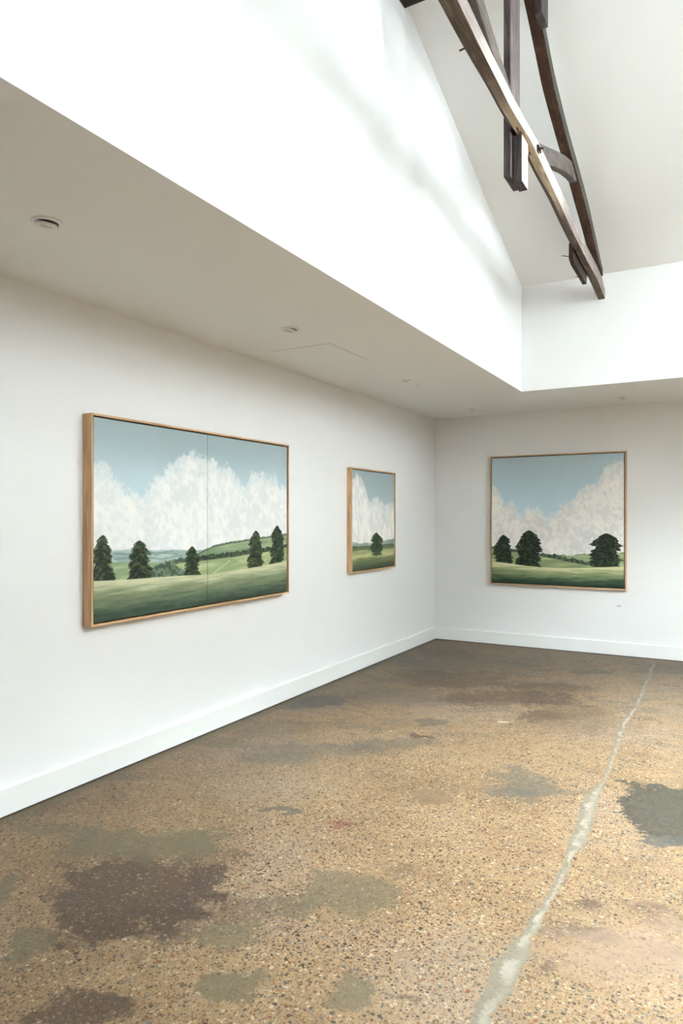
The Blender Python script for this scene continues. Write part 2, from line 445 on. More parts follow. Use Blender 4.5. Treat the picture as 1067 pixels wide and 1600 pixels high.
bm = bmesh.new(); box(bm, (-0.15, RY0 - .15, -0.2), (RX1 + .15, 0.15, 0)); struct('floor', bm, FLOOR)
bm = bmesh.new(); box(bm, (-0.15, RY0, 0), (0, 0, ZC + 0.15)); struct('wall_left', bm, WALL)
bm = bmesh.new(); box(bm, (-0.15, 0, 0), (RX1 + .15, 0.15, ZC + 0.15)); struct('wall_back', bm, WALL)
bm = bmesh.new(); box(bm, (RX1, RY0, 0), (RX1 + .15, 0, ZC + 0.15)); struct('wall_right', bm, WALL)
bm = bmesh.new(); box(bm, (-0.15, RY0 - .15, 0), (RX1 + .15, RY0, ZC + 0.15)); struct('wall_front', bm, WALL)
T = 0.12
bm = bmesh.new()
box(bm, (0, RY0, ZC), (VX0 - T, 0, ZC + .15)); box(bm, (VX1 + T, RY0, ZC), (RX1, 0, ZC + .15))
box(bm, (VX0 - T, VY1 + T, ZC), (VX1 + T, 0, ZC + .15)); box(bm, (VX0 - T, RY0, ZC), (VX1 + T, VY0 - T, ZC + .15))
bx_ = bm
box(bm, (VX0 - T, VY0 - T, ZC), (VX0, VY1 + T, ZC + .003)); box(bm, (VX0, VY1, ZC), (VX1, VY1 + T, ZC + .003))
box(bm, (VX1, VY0 - T, ZC), (VX1 + T, VY1 + T, ZC + .003)); box(bm, (VX0, VY0 - T, ZC), (VX1, VY0, ZC + .003))
struct('ceiling', bm, CEIL)
ZG = ZC + .003
gab = [(VY0, ZC), (VY1, ZC), (VY1, ZE + .1), (RIDGE_Y, ZR + .1), (VY0, ZE + .1)]
bm = bmesh.new(); prism(bm, [(VY0 - T, ZG), (VY1 + T, ZG), (VY1 + T, ZE + .08), (RIDGE_Y, ZR + .12), (VY0 - T, ZE + .08)], 0, VX0 - T, VX0); struct('wall_upper_left', bm, [WALL])
bm = bmesh.new(); 
def gstrip(a, b, zlo, ztop=None):
    if ztop is not None: box(bm, (VX1, a, zlo), (VX1 + T, b, ztop)); return
    ys_ = [a] + ([RIDGE_Y] if a < RIDGE_Y < b else []) + [b]
    prism(bm, [(a, zlo), (b, zlo)] + [(y, roof_z(y) + .1) for y in ys_[::-1]], 0, VX1, VX1 + T)
prev = VY0 - T
for (a, b, z0, z1) in ADDED_GWIN:
    gstrip(prev, a, ZG); gstrip(a, b, ZG, z0); gstrip(a, b, z1); prev = b
gstrip(prev, VY1 + T, ZG)
struct('wall_upper_right', bm, [WALL])
bm = bmesh.new(); box(bm, (VX0, VY1, ZG), (VX1, VY1 + T, ZE + .08)); struct('wall_upper_back', bm, [WALL])
bm = bmesh.new(); box(bm, (VX0, VY0 - T, ZG), (VX1, VY0, ZE + .08)); struct('wall_upper_front', bm, [WALL])
# roof linings
TH = 0.22
def roofpiece(bm, x0, x1, y0, y1, th=TH):
    prism(bm, [(y0, roof_z(y0)), (y1, roof_z(y1)), (y1, roof_z(y1) + th), (y0, roof_z(y0) + th)], 0, x0, x1)
bm = bmesh.new()
roofpiece(bm, VX0 - T, SBX0, RIDGE_Y, VY1 + T); roofpiece(bm, SBX1, VX1 + T, RIDGE_Y, VY1 + T)
roofpiece(bm, SBX0, SBX1, RIDGE_Y, SBY0); roofpiece(bm, SBX0, SBX1, SBY1, VY1 + T)
struct('ceiling_sloped_back', bm, CEIL)
bm = bmesh.new()
roofpiece(bm, VX0 - T, SKX0, VY0 - T, RIDGE_Y); roofpiece(bm, SKX1, VX1 + T, VY0 - T, RIDGE_Y)
roofpiece(bm, SKX0, SKX1, VY0 - T, SKY0); roofpiece(bm, SKX0, SKX1, SKY1, RIDGE_Y)
struct('ceiling_sloped_front', bm, CEIL)
# skylight frames and panes (three sashes side by side)
nwin = 0
for (X0, X1, Y0, Y1) in ((SKX0, SKX1, SKY0, SKY1), (SBX0, SBX1, SBY0, SBY1)):
    for k in range(2):
        x0 = X0 + k * (X1 - X0) / 2; x1 = x0 + (X1 - X0) / 2
        fr = bmesh.new()
        def rp(b_, a0, a1, c_, d_, lo, hi):
            prism(b_, [(c_, roof_z(c_) + lo), (d_, roof_z(d_) + lo), (d_, roof_z(d_) + hi), (c_, roof_z(c_) + hi)], 0, a0, a1)
        rp(fr, x0, x0 + .05, Y0, Y1, .14, .26); rp(fr, x1 - .05, x1, Y0, Y1, .14, .26)
        rp(fr, x0 + .05, x1 - .05, Y0, Y0 + .05, .14, .26); rp(fr, x0 + .05, x1 - .05, Y1 - .05, Y1, .14, .26)
        nwin += 1
        wdw = struct('window_%d' % nwin, fr, ALU)
        g = bmesh.new(); rp(g, x0 + .05, x1 - .05, Y0 + .05, Y1 - .05, .20, .206)
        link('pane', g, GLASS, parent=wdw)
for (a, b, z0, z1) in ADDED_GWIN:
    fr = bmesh.new(); xa, xb = VX1 + .02, VX1 + .09
    box(fr, (xa, a, z0), (xb, a + .05, z1)); box(fr, (xa, b - .05, z0), (xb, b, z1))
    box(fr, (xa, a + .05, z0), (xb, b - .05, z0 + .05)); box(fr, (xa, a + .05, z1 - .05), (xb, b - .05, z1))
    nwin += 1
    wdw = struct('window_%d' % nwin, fr, ALU)  # unseen gable window, added for the daylight it lets in
    g = bmesh.new(); box(g, (VX1 + .05, a + .05, z0 + .05), (VX1 + .056, b - .05, z1 - .05)); link('pane', g, GLASS, parent=wdw)
# skirting boards with a thin dark shadow gap under them
def skirt(name, along, a, b, face, sgn):
    bm = bmesh.new(); t = 0.018; e_ = 0.004
    prof = [(0, .007), (t, .007), (t, .142), (t - .003, .148), (0, .15)]
    pr = [(face + sgn * p[0], p[1]) for p in prof]
    if along == 1: prism(bm, pr, 1, a, b, 0); box(bm, (min(face, face + sgn * .010), a, 0), (max(face, face + sgn * .010), b, .007), 1)
    else:
        prism(bm, pr, 0, a, b, 0); box(bm, (a, min(face, face + sgn * .010), 0), (b, max(face, face + sgn * .010), .007), 1)
    struct(name, bm, [TRIM, GAPM])
skirt('baseboard_left', 1, RY0, 0, 0.0, 1)
skirt('baseboard_back', 0, 0.018, RX1 - .018, 0.0, -1)
skirt('baseboard_right', 1, RY0, 0, RX1, -1)
skirt('baseboard_front', 0, 0.018, RX1 - .018, RY0, 1)

# ------------------------------------------------------------------ truss
XT = 2.164
truss = empty('roof_truss', (XT, RIDGE_Y, 3.34))
tag(truss, 'old dark timber roof truss with a pale worn tie beam, high under the sloped ceiling', 'roof truss')
TO = Vector((XT, RIDGE_Y, 3.34))
def part(name, bm, mats, bevel=0.004, **kw):
    bmesh.ops.translate(bm, verts=bm.verts, vec=-TO)
    return link(name, bm, mats, parent=truss, bevel=bevel, **kw)

def interp(y, tab):
    return float(np.interp(y, [t[0] for t in tab], [t[1] for t in tab]))
mir = lambda y: 2 * RIDGE_Y - y
rnd = random.Random(4)
# tie beam, bottom / top height along y, hewn and a little bowed
zb = [(-6.996, 3.50), (-6.2, 3.56), (-5.3, 3.615), (-4.9, 3.60), (-4.5, 3.592), (-4.1, 3.612), (-3.7, 3.578), (-3.2, 3.546), (-2.6, 3.527), (-1.7, 3.512), (-1.344, 3.482)]
zt = [(-6.996, 3.59), (-5.2, 3.70), (-4.85, 3.685), (-4.4, 3.675), (-3.95, 3.684), (-3.6, 3.672), (-3.2, 3.66), (-2.6, 3.635), (-1.75, 3.63), (-1.5, 3.62), (-1.344, 3.56)]
xr = [(-6.996, 2.2), (-3.2, 2.2), (-2.4, 2.195), (-1.344, 2.184)]
chf = [(-6.996, .004), (-5.5, .010), (-4.9, .014), (-4.4, .022), (-3.9, .026), (-3.4, .036), (-2.9, .036), (-2.5, .022), (-2.0, .008), (-1.344, .004)]
rings = []
ys = np.linspace(-6.996, -1.345, 90)
for y in ys:
    b_, t_ = interp(y, zb), interp(y, zt)
    x0 = 2.130 + 0.003 * math.sin(y * 5.1) ; x1 = interp(y, xr) + 0.003 * math.sin(y * 3.3 + 1)
    c_ = interp(y, chf); b_ += 0.002 * math.sin(y * 9)
    # ring, starting at the lower right arris
    rings.append([(x1, y, b_ + .002), (x1, y, t_), (x0, y, t_), (x0, y, b_ + c_ * 0.9), (x0 + c_, y, b_)])
bm = bmesh.new(); loft(bm, rings)
bm.faces.ensure_lookup_table()
tie = part('tie_beam', bm, [TIE_WOOD, TIE_SIDE, DARK_Y], bevel=0.003)
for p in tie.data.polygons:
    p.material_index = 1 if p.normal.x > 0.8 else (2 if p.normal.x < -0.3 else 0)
# rafters
zr_ = [(-4.17, 4.60), (-3.97, 4.485), (-3.53, 4.245), (-3.03, 4.078), (-2.25, 3.862), (-1.9, 3.735), (-1.55, 3.625)]
def rafter(flip):
    rings = []
    for y in np.linspace(-4.17, -1.55, 40):
        b_ = interp(y, zr_); yy = mir(y) if flip else y
        tz = 0.105 if y < -1.9 else 0.105 - (y + 1.9) * .12
        x0 = 2.130 + .002 * math.sin(y * 6); x1 = 2.2 + .003 * math.sin(y * 4.4)
        rings.append([(x1, yy, b_), (x1, yy, b_ + tz), (x0, yy, b_ + tz), (x0, yy, b_)])
    bm = bmesh.new(); loft(bm, rings)
    o = part('rafter', bm, [BROWN_Y, OLIVE_Y])
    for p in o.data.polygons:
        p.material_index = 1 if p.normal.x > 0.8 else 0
rafter(False); rafter(True)
# king post: a long plank beside the tie beam and a short hanging block under it
bm = bmesh.new()
prism(bm, [(-4.245, 3.37), (-4.05, 3.37), (-4.05, 4.66), (-4.245, 4.66)], 0, 2.088, 2.127)
kp = part('king_post', bm, [DARK_V, GREY_V], bevel=.003)
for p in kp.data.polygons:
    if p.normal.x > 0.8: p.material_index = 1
bm = bmesh.new(); box(bm, (2.132, -4.215, 3.342), (2.182, -4.088, 3.60))
kb = part('post_foot', bm, [DARK_V, PALE_V], bevel=.003)
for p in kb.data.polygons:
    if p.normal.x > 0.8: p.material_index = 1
# curved struts
sc = [(-4.06, 3.60), (-3.85, 3.665), (-3.62, 3.745), (-3.35, 3.845), (-3.1, 3.93), (-2.86, 3.995), (-2.72, 4.02)]
for flip in (False, True):
    rings = []
    P2 = [Vector(p) for p in sc]
    for i, p in enumerate(P2):
        d = (P2[min(i + 1, len(P2) - 1)] - P2[max(i - 1, 0)]).normalized(); nrm = Vector((-d.y, d.x))
        a = p + nrm * .052; b_ = p - nrm * .052
        if flip: a = Vector((mir(a.x), a.y)); b_ = Vector((mir(b_.x), b_.y))
        zb_ = max(b_.y, 3.635); za_ = max(a.y, 3.65)
        rings.append([(2.19, b_.x, zb_), (2.19, a.x, za_), (2.14, a.x, za_), (2.14, b_.x, zb_)])
    bm = bmesh.new(); loft(bm, rings); part('strut', bm, GREY_Y)
# cleats
bm = bmesh.new(); box(bm, (2.201, -4.02, 4.37), (2.245, -3.87, 4.66)); part('cleat', bm, DARK_V)
bm = bmesh.new(); prism(bm, [(-2.53, 3.475), (-2.45, 3.452), (-1.96, 3.445), (-1.93, 3.56), (-2.53, 3.60)], 0, 2.098, 2.131); part('cleat', bm, DARK_Y)
# iron bolt with square washer and nut, and nails
def rod(bm, a, b, r, seg=10):
    a, b = Vector(a), Vector(b); d = b - a
    M = Matrix.Translation(a) @ d.to_track_quat('Z', 'Y').to_matrix().to_4x4()
    lathe(bm, [(0, 0), (r, 0), (r, d.length), (0, d.length)], seg, 0, M)
bm = bmesh.new()
box(bm, (2.200, -3.965, 3.612), (2.206, -3.925, 3.652)); rod(bm, (2.204, -3.945, 3.632), (2.222, -3.945, 3.632), .010, 6)
rod(bm, (2.204, -3.945, 3.632), (2.236, -3.945, 3.632), .005); rod(bm, (2.212, -3.975, 3.640), (2.212, -3.912, 3.626), .005)
part('bolt', bm, IRON, bevel=0)
for a, b in (((2.165, -3.99, 3.612), (2.168, -3.99, 3.588)), ((2.172, -4.28, 3.605), (2.178, -4.28, 3.582)),
             ((2.10, -2.50, 3.505), (2.045, -2.52, 3.515)), ((2.10, -2.10, 3.47), (2.07, -2.11, 3.475)), ((2.132, -5.0, 3.62), (2.112, -5.02, 3.602))):
    bm = bmesh.new(); rod(bm, a, b, .0045 if b[0] > 2.09 else .003, 8); part('nail', bm, IRON, bevel=0)

# ridge beam
bm = bmesh.new(); box(bm, (VX0, -4.25, 4.632), (VX1, -4.094, 4.74))
o = link('ridge_beam', bm, DARK_X, bevel=.004)
tag(o, 'near-black timber ridge beam running off the top edge from the white gable wall', 'beam')

# ------------------------------------------------------------------ paintings
rng = np.random.RandomState(11)
def vnoise(x, y, seed):
    """smooth value noise on arbitrary coordinates."""
    r = np.random.RandomState(seed); G = r.rand(64, 64)
    xi = np.floor(x).astype(int); yi = np.floor(y).astype(int); fx = x - xi; fy = y - yi
    fx = fx * fx * (3 - 2 * fx); fy = fy * fy * (3 - 2 * fy)
    a = G[xi % 64, yi % 64]; b = G[(xi + 1) % 64, yi % 64]; c = G[xi % 64, (yi + 1) % 64]; d = G[(xi + 1) % 64, (yi + 1) % 64]
    return (a * (1 - fx) + b * fx) * (1 - fy) + (c * (1 - fx) + d * fx) * fy
def fbm(x, y, seed, o=4, g=0.5):
    s = 0; a = 1; t = 0
    for k in range(o):
        s = s + a * vnoise(x * 2 ** k + 7.3 * k, y * 2 ** k + 3.1 * k, seed + k); t += a; a *= g
    return s / t
def C(*c): return np.array(c, float)
def lerp(a, b, t): return a + (b - a) * t[..., None]
def sst(e0, e1, x):
    t = np.clip((x - e0) / (e1 - e0), 0, 1); return t * t * (3 - 2 * t)
def line(xs, pts):
    pts = sorted(pts); return np.interp(xs, [p[0] for p in pts], [p[1] for p in pts])

def rect1(p):
    w_ = (p[0] - 122) / 863.; s_ = .6926 * w_ / (1 - .3074 * w_); t_ = 72 + 140 * w_; b_ = 1000 - 138 * w_
    return (s_ * 1.94, (b_ - p[1]) / (b_ - t_) * 1.16)
def rect2(p):
    w_ = (p[0] - 248) / 542.; s_ = .8845 * w_ / (1 - .1155 * w_); t_ = 160 + 75 * w_; b_ = 1455 - 65 * w_
    return (s_ * .95, (b_ - p[1]) / (b_ - t_) * .97)
def rect3(p):
    w_ = (p[0] - 75) / 890.; s_ = 1.097 * w_ / (1 + .097 * w_); t_ = 105 - 35 * w_; b_ = 940 + 45 * w_
    return (s_ * 1.455, (b_ - p[1]) / (b_ - t_) * 1.46)

def sky(X, Y, H, top, low, yl):
    t = sst(yl, H, Y); img = lerp(C(*low), C(*top), t)
    img += (fbm(X * 3, Y * 6, 5)[..., None] - .5) * 5
    return img
def clouds(img, X, Y, bnd, spire, lit, shade, seed, vert=1.0):
    b = line(X, bnd)
    n = (fbm(X * 8, Y * 8 * vert, seed, 4, .65) - .5) * spire * 1.3 + (1 - 2 * np.abs(fbm(X * 26, Y * 22 * vert, seed + 20, 4, .7) - .5) - .85) * spire * 1.1
    d = b + n - Y
    m = sst(-0.012, 0.028, d)
    m *= 0.72 + 0.28 * sst(0.02, 0.16, d + (fbm(X * 14, Y * 14, seed + 9) - .5) * .12)
    tex = fbm(X * 7, Y * 7 * vert, seed + 30, 5, .62)
    strokes = fbm(X * 34 + Y * 6, Y * 28 * vert, seed + 40, 3, .6)
    t = sst(.34, .60, tex * .42 + strokes * .58)
    cc = lerp(C(*shade), C(*lit), t)
    cc = cc + (fbm(X * 11, Y * 9, seed + 50)[..., None] - .5) * C(14, 10, 6)
    return lerp(img, cc, m)
def blend(img, colr, m):
    return img * (1 - m[..., None]) + colr * m[..., None]
def below(X, Y, pts, soft=.004, amp=0.0, fr=60, seed=3):
    b = line(X, pts) + ((fbm(X * fr, X * 0 + seed, seed, 3, .6) - .5) * amp if amp else 0)
    return sst(-soft, soft, b - Y)
def bushes(X, Y, pts, h, seed, fr=45):
    """a hedge line standing on a line of points."""
    b = line(X, pts); top = b + h * (0.35 + 1.1 * fbm(X * fr, X * 0 + 2.2, seed, 3, .6))
    return sst(-.003, .003, top - Y) * sst(-.003, .003, Y - b + h * .15)
def tree(img, X, Y, base, top, hw, seed, tiers=9, kind='fir', drk=(30, 40, 31), mid=(56, 72, 47), lgt=(98, 112, 72)):
    bx, by = base; H = top[1] - by
    t = (Y - by) / H; dxx = X - (bx + (top[0] - bx) * np.clip(t, 0, 1)); ad = np.abs(dxx)
    yy = Y + ad * 0.35                                              # drooping branches
    ph = yy * tiers / H
    side = np.where(dxx > 0, 11.0, 37.0)
    jag = vnoise(ph * 1.0, side, seed) * .5 + vnoise(ph * 2.7, side, seed + 1) * .35 + vnoise(ph * 7, side, seed + 2) * .3
    if kind == 'fir':
        prof = np.clip((1 - t) * 2.6, 0, 1) ** .62 * (0.93 + .07 * np.cos(t * 6))
    else:
        prof = np.clip((1 - t) * 2.2, 0, 1) ** .55 * np.clip(.75 + t * 2.5, 0, 1)
    wdt = hw * prof * (0.56 + 0.84 * jag)
    m = sst(-.003, .005, wdt - ad) * sst(-.01, .003, Y - by) * (t < 1.02)
    gaps = fbm(X * 55, yy * 110, seed + 5, 3, .6)
    m *= 1 - .8 * sst(.66, .76, gaps) * sst(.45, .95, ad / np.maximum(wdt, 1e-4))
    s1 = fbm(X * 38, yy * 95, seed + 7, 3, .6)
    colr = lerp(C(*drk), C(*mid), sst(.40, .60, s1)); colr = lerp(colr, C(*lgt), sst(.60, .78, s1) * .75)
    return blend(img, colr, m)
def foreground(img, X, Y, pts, lit, mid, dark, seed):
    b = line(X, pts); m = sst(-.003, .003, b - Y)
    depth = np.clip((b - Y) / np.maximum(b, .02), 0, 1)
    st = fbm(X * 5, Y * 60, seed, 4, .6); st2 = fbm(X * 16, Y * 150, seed + 4, 3, .6)
    g = np.clip(depth + (st - .5) * .42, 0, 1)
    c = lerp(C(*lit), C(*mid), sst(.02, .42, g)); c = lerp(c, C(*dark), sst(.35, .98, g))
    c = c + (st2[..., None] - .5) * 22
    return blend(img, c, m)

def art1(X, Y):
    R = rect1; H = 1.16
    img = sky(X, Y, H, (164, 180, 184), (192, 212, 221), .72)
    bn = [R(p) for p in [(122, 300), (150, 292), (185, 285), (205, 335), (255, 362), (290, 392), (345, 402), (370, 380), (400, 330), (450, 300), (490, 268), (520, 238), (545, 230),
                         (575, 238), (615, 262), (660, 262), (690, 285), (720, 283), (760, 338), (800, 376), (828, 318), (860, 312), (892, 332), (935, 328), (955, 390), (985, 402)]]
    img = clouds(img, X, Y, bn, .09, (240, 239, 236), (226, 228, 229), 101)
    # far blue-green country
    d1 = [R(p) for p in [(122, 690), (215, 675), (290, 668), (380, 675), (480, 672), (560, 676), (640, 672), (985, 670)]]
    c = lerp(C(150, 172, 168), C(176, 194, 188), sst(.4, .6, fbm(X * 9, Y * 40, 21)))
    img = blend(img, c, below(X, Y, d1, .004, .012, 12))
    for k, q_ in enumerate([[(215, 690), (300, 694), (420, 688), (500, 694)], [(370, 678), (400, 700), (440, 684), (480, 682)], [(215, 716), (330, 708), (430, 716), (520, 700)]]):
        img = blend(img, C(118, 142, 138), bushes(X, Y, [R(p) for p in q_], .009, 60 + k, 80) * .8 * ((X > R(q_[0])[0]) & (X < R(q_[-1])[0])))
    # left meadow
    lm = [R(p) for p in [(122, 728), (260, 727), (330, 726), (420, 728), (440, 742)]]
    c = lerp(C(138, 158, 122), C(168, 182, 142), sst(.3, .7, fbm(X * 6, Y * 50, 31)))
    img = blend(img, c, below(X, Y, lm) * (X < R((442, 700))[0]))
    # right hill
    rh = [R(p) for p in [(588, 700), (620, 680), (660, 662), (720, 648), (800, 636), (870, 626), (985, 608)]]
    c = lerp(C(132, 154, 120), C(164, 180, 140), sst(.3, .7, fbm(X * 5, Y * 40, 33)))
    mk = (X > R((590, 700))[0])
    img = blend(img, c, below(X, Y, rh) * mk)
    img = blend(img, C(82, 102, 84), bushes(X, Y, rh, .012, 71, 60) * mk * .9)
    # dark wood in the middle
    wd = [R(p) for p in [(340, 800), (380, 762), (410, 738), (450, 722), (500, 712), (560, 708), (620, 704), (700, 700)]]
    wm = sst(-.004, .004, line(X, wd) + (fbm(X * 60, X * 0, 41, 3) - .5) * .025 - Y) * ((X > R((340, 800))[0]) & (X < R((700, 700))[0]))
    c = lerp(C(72, 92, 76), C(120, 138, 112), sst(.42, .66, fbm(X * 45, Y * 60, 43, 3)))
    img = blend(img, c, wm)
    # sunny field right of it, with the track
    sf = [R(p) for p in [(482, 742), (510, 732), (560, 726), (632, 717), (720, 710), (800, 698), (870, 684), (985, 668)]]
    tl = R((485, 742)); slx = X - tl[0]
    c = lerp(C(150, 168, 122), C(184, 192, 146), sst(.3, .7, fbm(X * 5, Y * 45, 35)))
    lower = tl[1] - np.clip(slx, 0, 10) * .42
    img = blend(img, c, below(X, Y, sf) * sst(-.004, .004, Y - lower) * (slx > 0))
    a, b = R((655, 782)), R((735, 722)); tt = (X - a[0]) / (b[0] - a[0])
    img = blend(img, C(206, 208, 170), ((tt > 0) & (tt < 1)) * sst(.007, .002, np.abs(Y - (a[1] + (b[1] - a[1]) * tt))) * .8)
    hb = [R(p) for p in [(590, 722), (640, 716), (700, 708), (760, 702), (800, 694), (840, 690), (900, 682), (985, 662)]]
    img = blend(img, lerp(C(48, 64, 50), C(86, 104, 78), sst(.45, .65, fbm(X * 60, Y * 90, 47, 3))), bushes(X, Y, hb, .032, 73, 50) * (X > R((590, 700))[0]))
    for (bx_, by_, ty, hw, sd) in [(165, 812, 604, .082, 1), (328, 806, 630, .098, 2), (563, 792, 657, .078, 3), (848, 760, 589, .098, 4), (943, 738, 566, .100, 5)]:
        b0 = R((bx_, by_)); t0 = R((bx_, ty))
        img = tree(img, X, Y, b0, t0, hw * .92, 200 + sd * 13, 10)
    fg = [R(p) for p in [(122, 812), (220, 808), (300, 804), (400, 797), (530, 789), (632, 787), (720, 775), (820, 758), (900, 744), (985, 726)]]
    img = foreground(img, X, Y, fg, (204, 204, 168), (130, 143, 110), (58, 78, 64), 81)
    return img

def art2(X, Y):
    R = rect2; H = .97
    img = sky(X, Y, H, (154, 168, 171), (172, 188, 194), .5)
    bn = [R(p) for p in [(248, 290), (275, 260), (300, 212), (330, 235), (350, 285), (362, 250), (385, 300), (400, 350), (425, 390), (440, 450), (455, 480), (470, 525), (500, 528), (520, 540), (555, 492), (580, 500),
                         (600, 572), (640, 580), (660, 640), (690, 600), (735, 560), (765, 575), (790, 590)]]
    img = clouds(img, X, Y, bn, .085, (232, 229, 224), (214, 213, 210), 301, .6)
    d1 = [R(p) for p in [(248, 1085), (290, 1090), (350, 1108), (430, 1096), (480, 1102), (560, 1100), (630, 1095), (700, 1062), (740, 1062), (790, 1046)]]
    img = blend(img, lerp(C(140, 154, 150), C(160, 172, 168), sst(.3, .7, fbm(X * 8, Y * 30, 12))), below(X, Y, d1, .004))
    ff = [R(p) for p in [(248, 1152), (350, 1138), (500, 1132), (640, 1125), (790, 1122)]]
    fy = line(X, ff); m = sst(-.003, .003, fy - Y)
    dd = (fy - Y) / fy; st = fbm(X * 5, Y * 55, 15, 4, .6); g = np.clip(dd + (st - .5) * .25, 0, 1)
    c = lerp(C(98, 112, 82), C(184, 182, 132), sst(.06, .42, g)); c = lerp(c, C(108, 118, 82), sst(.44, .62, g)); c = lerp(c, C(62, 76, 58), sst(.62, .98, g))
    img = blend(img, c, m)
    img = blend(img, C(74, 88, 70), bushes(X, Y, [R(p) for p in [(248, 1162), (310, 1158)]], .014, 16) * (X < R((310, 1100))[0]))
    img = blend(img, C(92, 106, 84), bushes(X, Y, [R(p) for p in [(640, 1132), (700, 1128), (790, 1124)]], .010, 17) * (X > R((650, 1100))[0]))
    b0 = R((568, 1215)); t0 = R((562, 972))
    sh = ((X - b0[0]) / .125) ** 2 + ((Y - b0[1] + .022) / .02) ** 2
    img = blend(img, C(72, 84, 58), sst(1.2, .6, sh + (fbm(X * 50, Y * 80, 8) - .5)))
    tr = (np.abs(X - b0[0]) < .008) & (Y > b0[1] - .02) & (Y < b0[1] + .04)
    img = blend(img, C(50, 46, 38), tr * 1.0)
    img = tree(img, X, Y, b0, t0, .128, 410, 6, 'round', (34, 52, 34), (54, 78, 48), (84, 108, 66))
    return img

def art3(X, Y):
    R = rect3; H = 1.46
    img = sky(X, Y, H, (172, 190, 197), (190, 214, 227), .7)
    bn = [R(p) for p in [(75, 300), (100, 305), (130, 335), (155, 385), (185, 400), (215, 405), (245, 450), (285, 472), (305, 430), (345, 425), (382, 430), (410, 470), (440, 512), (470, 472),
                         (500, 470), (528, 460), (530, 412), (570, 400), (600, 370), (640, 345), (665, 300), (700, 285), (780, 280), (815, 225), (835, 172), (880, 150), (930, 128), (965, 122)]]
    img = clouds(img, X, Y, bn, .10, (232, 229, 224), (216, 214, 213), 501)
    # far field
    ff = [R(p) for p in [(75, 712), (180, 712), (260, 730), (400, 752), (500, 762), (560, 764), (640, 760), (740, 755), (965, 748)]]
    img = blend(img, lerp(C(146, 160, 120), C(168, 180, 138), sst(.3, .7, fbm(X * 5, Y * 40, 61))), below(X, Y, ff))
    img = blend(img, C(70, 86, 66), bushes(X, Y, [R(p) for p in [(75, 716), (130, 716), (200, 734), (270, 740)]], .03, 62, 30) * (X < R((272, 700))[0]))
    img = blend(img, C(92, 108, 84), bushes(X, Y, ff, .010, 63, 22) * (fbm(X * 9, X * 0, 77) > .5) * .8)
    wb = [R(p) for p in [(400, 768), (450, 774), (520, 786), (600, 806), (680, 820), (760, 828)]]
    img = blend(img, lerp(C(52, 68, 52), C(92, 106, 82), sst(.42, .62, fbm(X * 50, Y * 70, 66, 3))), bushes(X, Y, wb, .045, 64, 40) * (X > R((400, 700))[0]) * (X < R((790, 700))[0]))
    nf = [R(p) for p in [(75, 745), (200, 745), (300, 755), (400, 768), (450, 776), (520, 788), (600, 808), (680, 824), (760, 836), (965, 840)]]
    img = blend(img, lerp(C(128, 146, 104), C(172, 182, 134), sst(.3, .7, fbm(X * 5, Y * 40, 67))), below(X, Y, nf) * (X < R((770, 700))[0]))
    for (bx_, by_, ty, hw, sd) in [(152, 815, 622, .112, 1), (325, 838, 592, .142, 2), (845, 843, 614, .172, 3)]:
        b0 = R((bx_, by_)); t0 = R((bx_, ty))
        img = tree(img, X, Y, b0, t0, hw * .95, 600 + sd * 17, 7, 'fir', (26, 35, 28), (44, 58, 40), (74, 88, 60))
    fg = [R(p) for p in [(75, 800), (130, 806), (200, 815), (300, 830), (400, 840), (520, 846), (640, 848), (760, 844), (965, 838)]]
    img = foreground(img, X, Y, fg, (206, 202, 158), (126, 140, 100), (36, 58, 46), 91)
    return img

KART = 0.95
def canvas_mat():
    q = N('painted_canvas')
    at = q.n('ShaderNodeAttribute', attribute_name='paint')
    p = q.obj()
    wv = q.noise(q.scale(p, 1, 1, 1), 900, 1)
    q.bump(q.math('ADD', q.math('MULTIPLY', wv, .4), q.noise(p, 60, 4)), .12, .001)
    return q.out(at.outputs['Color'], 0.55, 0.3)
CANVAS = canvas_mat()
def edge_mat():
    return paint('dark_canvas_edge', (0.03, 0.03, 0.03, 1), .8, 0)
EDGE = edge_mat()

